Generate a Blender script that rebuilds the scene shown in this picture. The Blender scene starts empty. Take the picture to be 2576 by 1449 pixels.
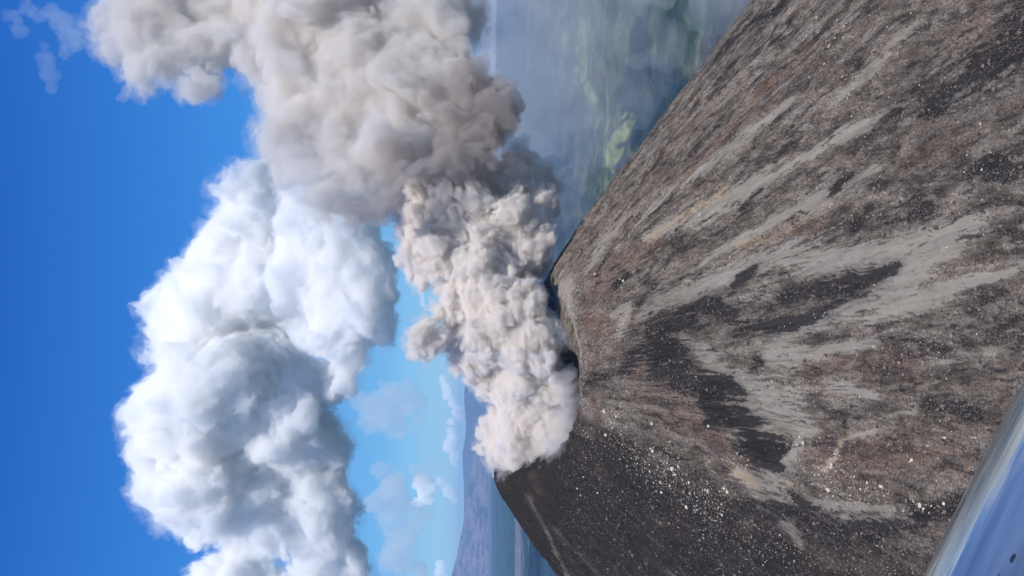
import bpy, math, random, time
import numpy as np
import openvdb as vdb
from mathutils import Vector, Matrix

T0 = time.time()
def log(*a): print('[%.1f]' % (time.time() - T0), *a, flush=True)
rng = np.random.default_rng(7)
random.seed(7)
scene = bpy.context.scene
COL = scene.collection

# ------------------------------------------------------------------ camera
# The photographer held the phone sideways: the world's "up" points to the picture's left.
CAM = np.array([0.0, 0.0, 111.0])
TANH = math.tan(math.radians(32.5))
PITCH = math.radians(-3.06)
ROLL = math.radians(-0.4)
FWD = np.array([0, math.cos(PITCH), math.sin(PITCH)])
UP0 = np.array([0, -math.sin(PITCH), math.cos(PITCH)])
RT0 = np.array([1.0, 0, 0])
RIGHT = RT0 * math.cos(ROLL) + UP0 * math.sin(ROLL) * -1
UPV = UP0 * math.cos(ROLL) + RT0 * math.sin(ROLL)
def ray(u, v):
    """direction through the photograph's point (u, v), measured on a 2576 x 1449 copy; forward component 1"""
    u = np.asarray(u, float); v = np.asarray(v, float)
    a = (u - 1288) / 1288 * TANH
    b = (724.5 - v) / 1288 * TANH
    return FWD + a[..., None] * -UPV + b[..., None] * RIGHT
def at(u, v, depth):
    return CAM + ray(u, v) * np.asarray(depth, float)[..., None]
PX = TANH / 1288            # size of one such point per metre of depth

cd = bpy.data.cameras.new('camera'); cam = bpy.data.objects.new('camera', cd); COL.objects.link(cam)
m = Matrix(((-UPV[0], RIGHT[0], -FWD[0], CAM[0]), (-UPV[1], RIGHT[1], -FWD[1], CAM[1]), (-UPV[2], RIGHT[2], -FWD[2], CAM[2]), (0, 0, 0, 1)))
cam.matrix_world = m
cd.sensor_fit = 'HORIZONTAL'; cd.angle = math.radians(65); cd.clip_start = 0.1; cd.clip_end = 400000
scene.camera = cam

# ------------------------------------------------------------------ noise
_perm = np.random.default_rng(3).permutation(4096).astype(np.int64)
_perm = np.concatenate([_perm, _perm])
_ang = np.random.default_rng(4).random(4096) * 2 * np.pi
_gx, _gy = np.cos(_ang).astype(np.float32), np.sin(_ang).astype(np.float32)
def perlin(x, y, seed=0):
    xi = np.floor(x).astype(np.int64); yi = np.floor(y).astype(np.int64)
    xf = (x - xi).astype(np.float32); yf = (y - yi).astype(np.float32)
    def g(ix, iy, fx, fy):
        h = _perm[(_perm[(ix + seed * 57) & 4095] + iy) & 4095]
        return _gx[h] * fx + _gy[h] * fy
    a = xf * xf * xf * (xf * (xf * 6 - 15) + 10); b = yf * yf * yf * (yf * (yf * 6 - 15) + 10)
    n0 = g(xi, yi, xf, yf) * (1 - a) + g(xi + 1, yi, xf - 1, yf) * a
    n1 = g(xi, yi + 1, xf, yf - 1) * (1 - a) + g(xi + 1, yi + 1, xf - 1, yf - 1) * a
    return (n0 * (1 - b) + n1 * b) * 1.5
def fbm(x, y, oct=4, seed=0, gain=.5):
    s = 0; a = 1; t = 0
    for i in range(oct):
        s = s + a * perlin(x * 2 ** i + 13.7 * i, y * 2 ** i - 7.1 * i, seed + i); t += a; a *= gain
    return s / t * 1.3
def sstep(a, b, x):
    t = np.clip((x - a) / (b - a), 0, 1); return t * t * (3 - 2 * t)

# ------------------------------------------------------------------ helpers
def tag(o, label=None, cat=None, group=None, kind=None):
    if label: o['label'] = label
    if cat: o['category'] = cat
    if group: o['group'] = group
    if kind: o['kind'] = kind
    return o
def mesh_np(name, V, F, mat, parent=None, smooth=True, attrs=None, colors=None):
    me = bpy.data.meshes.new(name)
    V = np.asarray(V, np.float32); F = np.asarray(F, np.int32); k = F.shape[1]
    me.vertices.add(len(V)); me.vertices.foreach_set('co', V.ravel())
    me.loops.add(F.size); me.loops.foreach_set('vertex_index', F.ravel())
    me.polygons.add(len(F)); me.polygons.foreach_set('loop_start', np.arange(0, F.size, k, dtype=np.int32))
    try: me.polygons.foreach_set('loop_total', np.full(len(F), k, np.int32))
    except Exception: pass
    me.polygons.foreach_set('use_smooth', np.full(len(F), smooth, bool))
    me.update(calc_edges=True)
    for n, a in (attrs or {}).items():
        at_ = me.attributes.new(n, 'FLOAT', 'POINT'); at_.data.foreach_set('value', np.asarray(a, np.float32).ravel())
    for n, a in (colors or {}).items():
        c = np.ones((len(V), 4), np.float32); c[:, :3] = a
        at_ = me.attributes.new(n, 'FLOAT_COLOR', 'POINT'); at_.data.foreach_set('color', c.ravel())
    if mat: me.materials.append(mat)
    o = bpy.data.objects.new(name, me); COL.objects.link(o)
    if parent: o.parent = parent
    return o
def empty(name, loc=(0, 0, 0)):
    o = bpy.data.objects.new(name, None); COL.objects.link(o); o.location = [float(c) for c in loc]; return o
def new_mat(name):
    mt = bpy.data.materials.new(name); mt.use_nodes = True; nt = mt.node_tree; nt.nodes.clear()
    out = nt.nodes.new('ShaderNodeOutputMaterial'); return mt, nt, out
def grid_faces(nu, nv):
    i = np.arange(nu * nv, dtype=np.int32).reshape(nu, nv)
    return np.stack([i[:-1, :-1], i[1:, :-1], i[1:, 1:], i[:-1, 1:]], -1).reshape(-1, 4)
def vol_mat(name, color, density, aniso=0.0, absorb=(0, 0, 0)):
    mt, nt, out = new_mat(name)
    v = nt.nodes.new('ShaderNodeVolumePrincipled')
    v.inputs['Color'].default_value = (*color, 1); v.inputs['Density'].default_value = density
    v.inputs['Density Attribute'].default_value = ''
    v.inputs['Anisotropy'].default_value = aniso
    v.inputs['Absorption Color'].default_value = (*absorb, 1)
    nt.links.new(v.outputs[0], out.inputs['Volume'])
    try: mt.cycles.homogeneous_volume = True
    except Exception: pass
    try: mt.cycles.volume_sampling = 'MULTIPLE_IMPORTANCE'
    except Exception: pass
    return mt

# ------------------------------------------------------------------ the cone
CX, CY, RC = -103.0, 900.0, 112.0
FLOOR = -760.0
rim_deg = np.array([-180, -150, -120, -105, -90, -75, -60, -40, -20, 0, 30, 60, 90, 130, 160, 180.])
rim_z =   np.array([ 81,   57,   12,   4,    0,    0,   3,   8,  14, 18, 24, 34, 50, 70, 80,  81.])
def rimz(th):
    return np.interp(np.degrees(th), rim_deg, rim_z)
def rimz_s(th):
    return sum(rimz((th + d + np.pi) % (2 * np.pi) - np.pi) * w for d, w in ((-.16, .2), (-.08, .2), (0, .2), (.08, .2), (.16, .2)))
SCARP = None
def cone_base(x, y):
    dx = x - CX; dy = y - CY
    r = np.hypot(dx, dy); th = np.arctan2(dy, dx)
    zr = rimz_s(th)
    d = r - RC
    lip = 62 * np.exp(-((th + 0.70) / .40) ** 2) + 5        # flat ash shoulder on the near right side
    a = 16.0
    out = np.where(d > 0, np.sqrt(d * d + a * a) - a, 0)
    zo = zr - (.675 + .05 * np.exp(-((th - .1) / .9) ** 2) + .07 * np.exp(-((np.abs(th) - 3.1) / .7) ** 2)) * out + np.clip(zr, 0, 60) * -.0 - zr * sstep(60, 420, d) * .55
    ins = np.clip(-d - lip, 0, None)
    zi = zr + (.16 * np.exp(-((th + 0.6) / .5) ** 2) - .05) * np.clip(-d, 0, lip) - 1.15 * np.minimum(ins, 62)
    z = np.where(d > 0, zo, zi)
    z = np.where(z < FLOOR + 60, FLOOR + 60 * np.exp(np.clip((z - FLOOR - 60) / 60, -20, 0)), z)
    return z, r, th, d
def cone_full(x, y, fine=True):
    z, r, th, d = cone_base(x, y)
    amp = sstep(0, 160, d)
    s = th * 420; q = r
    near = sstep(-5, 25, d)
    z = z + 2.6 * np.exp(-(d / 16) ** 2) * fbm(th * 14, r / 14, 4, 7, .65)
    gl = 1 - 2 * np.abs(fbm(s / 26 + .5 * fbm(x / 40, y / 40, 2, 61), q / 190, 3, 62, .55))
    z = z - sstep(10, 90, d) * 3.4 * gl ** 2 * np.sign(gl)
    z = z + amp * 8 * fbm(s / 150, q / 520, 3, 11) + amp * 2.6 * fbm(s / 40, q / 160, 3, 21) 
    z = z + near * 1.5 * fbm(x / 30, y / 30, 3, 5)
    if SCARP is not None:
        z = z + scarp_dz(x, y)
    if fine:
        rough = near * (.75 + .9 * sstep(-.2, .5, fbm(x / 60, y / 60, 2, 71)))
        z = z + rough * (.8 * fbm(s / 10, q / 28, 4, 31, .65) + 1.5 * fbm(x / 7.5, y / 7.5, 4, 41, .78)) + (1 - near) * 1.2 * fbm(x / 9, y / 9, 3, 44)
    return z
def hit_cone(u, v, fn=None):
    """world point where the sight line through (u, v) meets the cone"""
    u = np.atleast_1d(np.asarray(u, float)); v = np.atleast_1d(np.asarray(v, float))
    D = ray(u, v)
    t = np.arange(330, 1250, 1.5)
    P = CAM + D[:, None, :] * t[None, :, None]
    z = cone_base(P[..., 0], P[..., 1])[0] if fn is None else fn(P[..., 0], P[..., 1])
    below = P[..., 2] < z
    k = np.maximum(np.argmax(below, 1), 1); ok = below.any(1)
    ar = np.arange(len(u)); g1 = P[ar, k, 2] - z[ar, k]; g0 = P[ar, k - 1, 2] - z[ar, k - 1]
    f = np.clip(g0 / np.where(np.abs(g0 - g1) < 1e-9, 1, g0 - g1), 0, 1); tt = t[k - 1] + f * 1.5
    return CAM + D * tt[:, None], ok, tt
# scarp below which the deep shade lies
_sp, _, _ = hit_cone([1735, 1790, 1850, 1905, 1965], [985, 1040, 1085, 1135, 1185])
def seg_dist(x, y, P):
    """distance to a polyline in plan (slope-corrected), signed side, and position 0..1 along it"""
    best = np.full(np.shape(x), 1e9); side = np.zeros(np.shape(x)); pos = np.zeros(np.shape(x))
    n = len(P) - 1
    for i in range(n):
        ax, ay = P[i][0], P[i][1]; bx, by = P[i + 1][0] - ax, P[i + 1][1] - ay
        L2 = bx * bx + by * by
        tt = np.clip(((x - ax) * bx + (y - ay) * by) / L2, 0, 1)
        ex, ey = x - ax - tt * bx, y - ay - tt * by
        dd = np.hypot(ex, ey); mm = dd < best
        best = np.where(mm, dd, best); side = np.where(mm, bx * ey - by * ex, side); pos = np.where(mm, (i + tt) / n, pos)
    return best, side, pos
def scarp_dz(x, y):
    dd, side, pos = seg_dist(x, y, SCARP)
    sd = dd * np.sign(side) + 4.0 * fbm(x / 13, y / 13, 4, 91, .6)        # positive on the downhill, right-hand side
    ends = sstep(0, .12, pos) * (1 - sstep(.86, 1, pos))
    # the hollow: steep wall, then a bed that comes back up to the slope
    hole = -15 * sstep(0, 4.0, sd) * (1 - sstep(7, 48, sd + 7 * fbm(x / 16, y / 16, 3, 92))) * (.75 + .5 * fbm(x / 30, y / 30, 2, 93))
    lip = 3.0 * np.exp(-((sd + 5) / 9) ** 2)
    return (hole + lip) * ends
# which side is downhill/right: make sure it is positive
c = _sp[2]; SCARP = _sp
_d, _s, _ = seg_dist(np.array([c[0] + 15]), np.array([c[1] - 15]), SCARP)
if _s[0] < 0: SCARP = _sp[::-1]
log('scarp', SCARP[0], SCARP[-1])

# ---- where the different ashes and the hollow's painted shade lie: strokes along the slope (photo points -> ground points)
STROKES = {  # channel: list of (points [(u, v, halfwidth)...], strength)
 'ash': [
  ([(1715,850,12),(1760,880,22),(1800,940,28),(1850,985,40),(1900,1010,70),(1960,1040,60),(2000,1080,38)], 1.25),
  ([(1850,1080,25),(1900,1070,30)], .9),
  ([(1990,1100,28),(1985,1150,30),(1960,1200,34),(1900,1215,22),(1860,1190,12)], 1.1),
  ([(1900,1248,9),(2000,1262,12),(2120,1275,12),(2240,1280,8)], 1.2),
  ([(1600,800,10),(1650,770,25),(1740,735,30),(1850,690,40),(1950,650,38),(2050,640,36)], .8),
  ([(1900,830,16),(1990,830,18),(2080,800,22),(2180,760,40),(2260,700,50),(2330,640,50),(2420,600,40)], 1.15),
  ([(2050,660,40),(2150,650,45),(2260,640,45)], .95),
  ([(1990,885,26),(2040,890,14),(2100,880,12),(2200,860,12)], .75),
  ([(2180,790,25),(2300,760,28),(2430,720,20),(2560,680,14)], .8),
  ([(2090,975,30),(2140,980,25),(2200,1000,12)], .8),
  ([(1940,890,45),(1990,900,35)], .7),
  ([(1395,760,14),(1425,720,30),(1440,800,12),(1455,860,6),(1465,920,5)], 1.5),
  ([(1500,620,22),(1560,560,22),(1480,670,20)], .7),
  ([(1540,790,14),(1580,760,12),(1560,830,16)], .8),
  ([(1610,560,12),(1700,480,14),(1800,410,16),(1900,330,18),(2000,250,12)], .7),
  ([(1640,590,16),(1720,560,20),(1820,500,26),(1950,430,24),(2080,350,20),(2200,300,16)], .9),
  ([(1760,660,14),(1850,600,20),(1960,540,22),(2080,480,20),(2200,420,12)], .7),
  ([(1580,380,14),(1700,230,16),(1800,110,18),(1900,0,16)], .8),
  ([(2220,150,14),(2100,260,10),(2300,60,12)], .55),
  ([(2080,1180,10),(2110,1110,8),(2190,1080,8)], .7),
  ([(1940,1290,14),(1990,1330,14),(2010,1370,12)], .55),
  ([(1850,1290,6),(1880,1320,8)], .45),
  ([(2110,1300,12),(2200,1310,14),(2240,1295,10)], .7),
  ([(1610,1280,7),(1650,1320,9)], .5), ([(1480,1350,5),(1520,1390,7)], .4), ([(1640,1400,9),(1690,1449,9)], .5),
  ([(1560,1300,5),(1500,1250,4)], .35), ([(1830,1360,6),(1860,1420,6)], .5), ([(1390,1330,8),(1500,1449,12)], .3),
  ([(1330,1250,6),(1370,1330,8),(1430,1449,8)], .35),
  ([(2300,930,14),(2400,900,14),(2520,880,14)], .4), ([(2180,1060,12),(2300,1030,10)],.4),
  ([(2450,380,20),(2560,340,20)], .35),
 ],
 'dark': [
  ([(1760,1000,14),(1800,1040,34),(1860,1070,22)], 1.0),  # shade below the scarp, painted dark by this stroke and the next
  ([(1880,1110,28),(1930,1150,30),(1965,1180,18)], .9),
  ([(1860,830,16),(1950,825,14),(2040,800,16),(2130,740,22),(2200,700,22),(2250,668,12)], 1.2),
  ([(1950,760,16),(2050,730,20),(2150,690,20)], .8),
  ([(1740,800,28),(1640,830,30),(1700,880,36),(1650,920,30),(1720,930,26)], 1.05),
  ([(1730,790,22),(1780,770,22),(1840,790,14)], 1.0),
  ([(1890,690,14),(1850,720,16),(1900,670,12)], 1.0),
  ([(1900,900,16),(1900,925,12)], 1.0),
  ([(1600,760,14),(1640,720,12),(1620,700,10)], .6),
  ([(1690,950,26),(1760,960,22),(1830,980,20)], .9),
  ([(1620,880,24),(1560,930,20),(1480,960,16)], .6),
  ([(1560,1150,26),(1640,1250,40),(1560,1300,60),(1480,1260,50),(1400,1240,30)], .9),
  ([(1650,1380,60),(1560,1400,60),(1480,1380,50),(1420,1330,30)], .9),
  ([(1760,1330,50),(1850,1400,50)], .85),
  ([(1870,1270,16),(1960,1280,20),(2050,1290,18),(1990,1240,6)], 1.0),
  ([(2020,1310,26),(2150,1340,30),(2250,1330,18),(2330,1290,16),(2460,1250,14)], .95),
  ([(2420,1260,12),(2340,1310,14),(2250,1345,12)], 1.0),
  ([(2290,530,22),(2330,520,16)], .9), ([(2180,470,14),(2300,450,14),(2440,440,16),(2540,420,18)], .5),
  ([(2460,420,30),(2540,430,28),(2500,395,18)], 1.0),
  ([(2340,260,30),(2450,190,45),(2540,120,60),(2560,40,50)], .95),
  ([(2180,330,14),(2300,220,24),(2400,150,26)], .6),
  ([(1810,130,26),(1880,60,26),(1960,20,30)], .8), ([(1760,180,16),(1700,250,12)], .6),
  ([(1640,540,8),(1700,500,8)], .7), ([(1600,600,6),(1660,560,6)], .8),
  ([(1860,520,8),(1900,480,9)], 1.0), ([(2080,480,10),(2130,440,10)], .8), ([(2180,545,18),(2140,580,12)], .8),
  ([(2410,1030,14),(2440,1040,14),(2330,1020,12)], 1.0), ([(2330,870,14),(2380,880,10),(2250,850,10)], .8),
  ([(2280,545,10),(2200,570,8)],.7), ([(2440,780,10),(2540,740,10)],.6), ([(2120,1100,5),(2115,1060,5)],.9),
  ([(2500,620,16),(2570,560,20)],.5),([(1530,640,6),(1500,690,6)],.7),([(1545,715,8),(1580,690,5)],.8),
 ],
 'rust': [
  ([(1480,900,16),(1490,980,18),(1500,1040,16)], .6), ([(1560,560,14),(1600,500,14),(1680,380,12),(1760,250,12)], .6),
  ([(1480,740,14),(1530,690,26),(1600,640,24),(1660,600,14)], 1.2),
  ([(1470,800,14),(1520,830,30),(1590,790,16)], .9),
  ([(1700,470,14),(1760,420,16),(1830,330,16),(1900,250,14),(1980,170,12),(2040,110,10)], .9),
  ([(1620,520,12),(1560,600,10)], .7),
  ([(1640,430,12),(1700,360,12),(1780,290,10)], .5),
  ([(1760,1050,16),(1840,1120,18),(1900,1180,16)], .8),
  ([(1660,990,40),(1760,1080,34)], .6), ([(1560,890,22),(1600,930,20)], .7),
  ([(2060,930,36),(2160,920,42),(2280,930,30)], .6),
  ([(2010,1110,40),(2120,1150,50),(2250,1140,50),(2380,1120,40)], .65),
  ([(1880,610,10),(1960,590,10),(2060,565,10)], .7),
  ([(2400,700,20),(2500,640,20)], .5), ([(2430,60,40),(2540,100,50)], .55), ([(2300,400,30),(2420,350,40)], .35),
  ([(2440,1180,20),(2460,1190,14)], .9),
 ],
 'tan': [
  ([(1640,600,5),(1700,560,7),(1760,520,8),(1820,480,8)], 1.0), ([(1850,620,8),(1900,600,8)], .7),
  ([(1960,1210,8),(2010,1225,8)], .5), ([(2080,1180,6),(2130,1080,7)], .7), ([(1850,1180,10),(1900,1220,8)], .7),
  ([(2110,495,5),(2000,560,6),(1960,590,5)], .5),
 ],
}
def stroke_masks(x, y, chans):
    out = {}
    ys = y / .83
    dx = x - CX; dy = y - CY
    th = np.arctan2(dy, dx); r = np.hypot(dx, dy)
    s = th * 420
    w1 = fbm(s / 22, r / 55, 4, 101, .6); w2 = fbm(s / 5, r / 20, 4, 121, .7)
    w3 = fbm(x / 2.8, ys / 3.4, 3, 131, .7)
    for ch in chans:
        acc = np.zeros(len(x), np.float32)
        for pts, st in STROKES[ch]:
            U = np.array(pts, float)
            P, ok, t = hit_cone(U[:, 0], U[:, 1])
            if ok.sum() < 2: continue
            P = P[ok]; W = (U[ok, 2] * PX * t[ok]) * (1.0 if ch == 'ash' else 1.15)
            px, py = P[:, 0], P[:, 1] / .83
            R = W.max() * 3
            sel = np.where((x > px.min() - R) & (x < px.max() + R) & (ys > py.min() - R) & (ys < py.max() + R))[0]
            if not len(sel): continue
            X = x[sel]; Y = ys[sel]; best = np.full(len(sel), 9.0)
            for i in range(len(P) - 1):
                bx, by = px[i + 1] - px[i], py[i + 1] - py[i]; L2 = bx * bx + by * by + 1e-6
                tt = np.clip(((X - px[i]) * bx + (Y - py[i]) * by) / L2, 0, 1)
                dd = np.hypot(X - px[i] - tt * bx, Y - py[i] - tt * by) / (W[i] * (1 - tt) + W[i + 1] * tt)
                best = np.minimum(best, dd)
            f = 1.1 - best + w1[sel] * 1.05 + w2[sel] * 1.15 + w3[sel] * .5
            soft = min(1, st)
            val = st * sstep(0.0, .42 + .5 * (1 - soft), f - (1 - soft) * .25) + st * .30 * sstep(-1.5, .3, f)
            acc[sel] = np.maximum(acc[sel], val)
        out[ch] = acc
    return out

def th_axis():
    # fine where the cone faces the camera (-170..-5 deg), coarse behind
    a = np.radians(np.linspace(-178, 2, 1500)); b = np.radians(np.linspace(2, 182, 160))[1:]
    return np.concatenate([a, b])
TH = th_axis()
RR = np.concatenate([np.linspace(2, RC - 34, 24)[:-1], np.linspace(RC - 34, RC + 30, 80)[:-1], np.linspace(RC + 30, 560, 520)[:-1], np.geomspace(560, 1750, 110)])
G_t, G_r = np.meshgrid(TH, RR, indexing='ij')
X = (CX + G_r * np.cos(G_t)).ravel(); Y = (CY + G_r * np.sin(G_t)).ravel()
Z = cone_full(X, Y)
log('cone verts', len(X))
Mk = stroke_masks(X, Y, ('ash', 'dark', 'rust', 'tan'))
r = np.hypot(X - CX, Y - CY); th = np.arctan2(Y - CY, X - CX); s = th * 420
log('masks')
def mix(a, b, f): return a * (1 - f[:, None]) + np.asarray(b)[None, :] * f[:, None]
wx = fbm(X / 34, Y / 34, 4, 271) ; wy = fbm(X / 34 + 50, Y / 34, 4, 272)
n_big = fbm(s / 55 + wx * .6, r / 150 + wy * .5, 4, 201); n_fine = .5 * fbm(s / 3.2, r / 5, 3, 221, .75) + .6 * fbm(X / 2.6, Y / 2.6, 3, 222, .75); n_pat = fbm(X / 26 + wx * .5, Y / 32 + wy * .5, 6, 231, .65)
n_st = fbm(s / 15 + wx * .8, r / 52 + wy * .5, 5, 211, .68) * sstep(0, 120, r - RC) + .55 * fbm(X / 9, Y / 11, 4, 212, .65)
base = np.tile(np.array([.126, .109, .094]), (len(X), 1))
# the left flank is coloured darker, the right flank dusty grey
left = (1 - sstep(-122, -92, np.where(th > 1.2, -180, np.degrees(th)))) * sstep(-60, 20, r - RC)
leftmask = sstep(.0, .55, left + n_big * .35)
base = mix(base, (.215, .198, .182), sstep(-.2, .35, n_st * .8 + n_pat * .6) * (1 - leftmask) * .9)
base = mix(base, (.050, .046, .045), sstep(.08, .4, -n_st * .8 - n_pat * .3 - n_big * .2) * .8)
base = mix(base, (.024, .022, .022), leftmask * .90)
base = mix(base, (.115, .082, .064), sstep(.1, .5, n_pat * .8 + n_big * .3) * .38)
base = mix(base, (.158, .098, .072), np.clip(Mk['rust'], 0, 1) * sstep(-.6, .25, n_pat + n_fine * .5) * .62)
ashf = np.clip(Mk['ash'], 0, 1.2)
base = mix(base, (.225, .216, .198), np.clip(ashf, 0, 1) * (.86 + .14 * sstep(-.3, .3, n_pat)))
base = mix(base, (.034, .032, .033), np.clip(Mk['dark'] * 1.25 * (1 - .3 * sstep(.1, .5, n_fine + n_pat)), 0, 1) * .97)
base = mix(base, (.30, .24, .17), np.clip(Mk['tan'], 0, 1) * .6)
fl = fbm(s / 4.2 + wx * .5, r / 19, 4, 281, .68); fl2 = fbm(s / 9 + wx, r / 30 + wy, 5, 282, .68); zone = fbm(X / 70, Y / 70, 3, 283)
outer = sstep(5, 50, r - RC)
base = mix(base, (.040, .036, .035), outer * sstep(.30, .42, fl + zone * .25 - .12 * np.clip(ashf, 0, 1)) * .75)
base = mix(base, (.036, .033, .033), outer * sstep(.36, .46, fl2 - zone * .3 - .10 * np.clip(ashf, 0, 1)) * .85)
base = mix(base, (.235, .222, .203), outer * sstep(.34, .48, -fl2 + zone * .25) * .55 * (1 - leftmask * .75))
smoothness = np.clip(ashf, 0, 1) * (1 - np.clip(Mk['dark'], 0, 1) * .5)
grain = 1 + (1 - smoothness * .85) * (n_fine * .55 + .35 * fbm(X / 1.7, Y / 1.7, 2, 251))
base *= np.clip(grain, .3, 1.9)[:, None]
base *= (1 + .25 * n_st * (1 - smoothness * .6))[:, None]
base *= (1 + .12 * fbm(s / 5, r / 60, 3, 261) * smoothness)[:, None]
inside = sstep(-2, -30, r - RC)
base = base * np.array([1.06, 1.0, .93]); base = base ** 1.08 * 1.10 - .003
base = np.clip(base, .012, .6)

def ground_mat(name, bump_scale, bump_dist, rough=.95):
    mt, nt, out = new_mat(name); N = nt.nodes; L = nt.links
    b = N.new('ShaderNodeBsdfPrincipled'); b.inputs['Roughness'].default_value = rough
    b.inputs['Specular IOR Level'].default_value = .15
    at_ = N.new('ShaderNodeAttribute'); at_.attribute_name = 'Col'
    geo = N.new('ShaderNodeNewGeometry')
    sm = N.new('ShaderNodeAttribute'); sm.attribute_name = 'smoothness'
    no = N.new('ShaderNodeTexNoise'); no.inputs['Scale'].default_value = bump_scale; no.inputs['Detail'].default_value = 5; no.inputs['Roughness'].default_value = .7
    L.new(geo.outputs['Position'], no.inputs['Vector'])
    no2 = N.new('ShaderNodeTexNoise'); no2.inputs['Scale'].default_value = bump_scale * 1.4; no2.inputs['Detail'].default_value = 6; no2.inputs['Roughness'].default_value = .75
    L.new(geo.outputs['Position'], no2.inputs['Vector'])
    mr = N.new('ShaderNodeMapRange'); mr.inputs['From Min'].default_value = .3; mr.inputs['From Max'].default_value = .7
    mr.inputs['To Min'].default_value = .30; mr.inputs['To Max'].default_value = 1.75
    L.new(no2.outputs['Fac'], mr.inputs['Value'])
    # smooth ash is less mottled
    mx = N.new('ShaderNodeMix'); mx.data_type = 'FLOAT'
    L.new(sm.outputs['Fac'], mx.inputs[0]); L.new(mr.outputs[0], mx.inputs[2]); mx.inputs[3].default_value = 1.0
    vm = N.new('ShaderNodeVectorMath'); vm.operation = 'SCALE'
    L.new(at_.outputs['Color'], vm.inputs[0]); L.new(mx.outputs[0], vm.inputs['Scale'])
    L.new(vm.outputs[0], b.inputs['Base Color'])
    inv = N.new('ShaderNodeMath'); inv.operation = 'MULTIPLY_ADD'; inv.inputs[1].default_value = -.8; inv.inputs[2].default_value = .9
    L.new(sm.outputs['Fac'], inv.inputs[0])
    bp = N.new('ShaderNodeBump'); bp.inputs['Distance'].default_value = bump_dist
    L.new(inv.outputs[0], bp.inputs['Strength'])
    L.new(no.outputs['Fac'], bp.inputs['Height']); L.new(bp.outputs[0], b.inputs['Normal'])
    L.new(b.outputs[0], out.inputs['Surface'])
    return mt
mat_cone = ground_mat('volcanic ash and scoria', .55, 2.4)
F = grid_faces(len(TH), len(RR))
cone = mesh_np('volcano_slope', np.stack([X, Y, Z], 1), F[:, ::-1], mat_cone, colors={'Col': base}, attrs={'smoothness': smoothness})
tag(cone, kind='structure')
cone['label'] = 'bare volcanic cone of grey ash and dark scoria with a smoking summit crater'
log('cone done')

# ------------------------------------------------------------------ valley floor, one sheet to the horizon
def hit_floor(u, v, z=FLOOR):
    D = ray(np.asarray(u, float), np.asarray(v, float))
    t = (z - CAM[2]) / D[..., 2]
    return CAM + D * t[..., None], t
def tan_at(d, az):  # world xy from distance and azimuth (right positive)
    return d * np.sin(az), d * np.cos(az)
azv = np.radians(np.linspace(-25, 25, 620)); azo = np.radians(np.linspace(25, 335, 120))[1:]
AZ = np.concatenate([azv, azo])
RD = np.concatenate([[5], np.geomspace(300, 1500, 20)[:-1], np.geomspace(1500, 60000, 620)])
g_a, g_d = np.meshgrid(AZ, RD, indexing='ij')
gx, gy = tan_at(g_d, g_a); gx = gx.ravel(); gy = gy.ravel(); gd = g_d.ravel(); ga = g_a.ravel()
ga = (ga + np.pi) % (2 * np.pi) - np.pi
def floor_h(x, y):
    d = np.hypot(x, y); az = np.arctan2(x, y)
    rid = 1 - 2 * np.abs(fbm(x / 1500, y / 1500, 5, 301, .55))
    h = 38 * rid * sstep(1800, 3500, d) + 30 * fbm(x / 5000, y / 5000, 3, 311)
    wr = sstep(-.02, .12, az)                                   # rougher, gullied plateau to the right
    gul = 1 - 2 * np.abs(fbm((x + .4 * y) / 900, (y - .4 * x) / 2600, 5, 321, .6))
    h = h + wr * 55 * gul * sstep(1500, 3000, d) * (1 - sstep(20000, 40000, d))
    return h
gz = FLOOR - 20 + floor_h(gx, gy)
gz = gz - gd ** 2 / (2 * 6371000.0)
def floor_band(u0, u1, v):
    pass
gn = fbm(gx / 2200, gy / 2200, 5, 331, .6); gn2 = fbm(gx / 500, gy / 500, 4, 341, .6); gst = fbm(gx / 900, gy / 5200, 4, 351, .6)
gcol = np.tile(np.array([.062, .078, .060]), (len(gx), 1))
gcol = mix(gcol, (.028, .060, .042), sstep(-.1, .4, gn))
gcol = mix(gcol, (.125, .140, .095), sstep(.12, .5, gn2 * .7 - gn * .5) * .6)
gcol = mix(gcol, (.17, .15, .15), sstep(.25, .5, gst) * .5)
# left plain seen between the cone and the far slopes: bands of forest, ash and meadow
lf = sstep(-.03, -.10, ga)
wob = 1 + .05 * fbm(gx / 1800, gy / 1800, 3, 361)
dd = gd * wob
def band(a, b, soft=.03): return sstep(a * (1 - soft), a * (1 + soft), dd) * (1 - sstep(b * (1 - soft), b * (1 + soft), dd))
gcol = mix(gcol, (.010, .036, .060), lf * band(3000, 10700))
gcol = mix(gcol, (.13, .20, .085), lf * band(10700, 12200, .012) * .9)
gcol = mix(gcol, (.010, .04, .06), lf * band(12200, 13300, .012))
gcol = mix(gcol, (.15, .135, .15), lf * band(13300, 15700, .02))
gcol = mix(gcol, (.012, .052, .048), lf * band(15700, 34000) * .95)
gcol = mix(gcol, (.12, .105, .14), lf * sstep(33000, 34500, dd) * .9)
gcol = mix(gcol, (.02, .04, .05), lf * .9 * sstep(.0, .35, fbm(gx / 2600, gy / 1100, 4, 365, .65)) * sstep(10000, 14000, gd) * .6)
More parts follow.
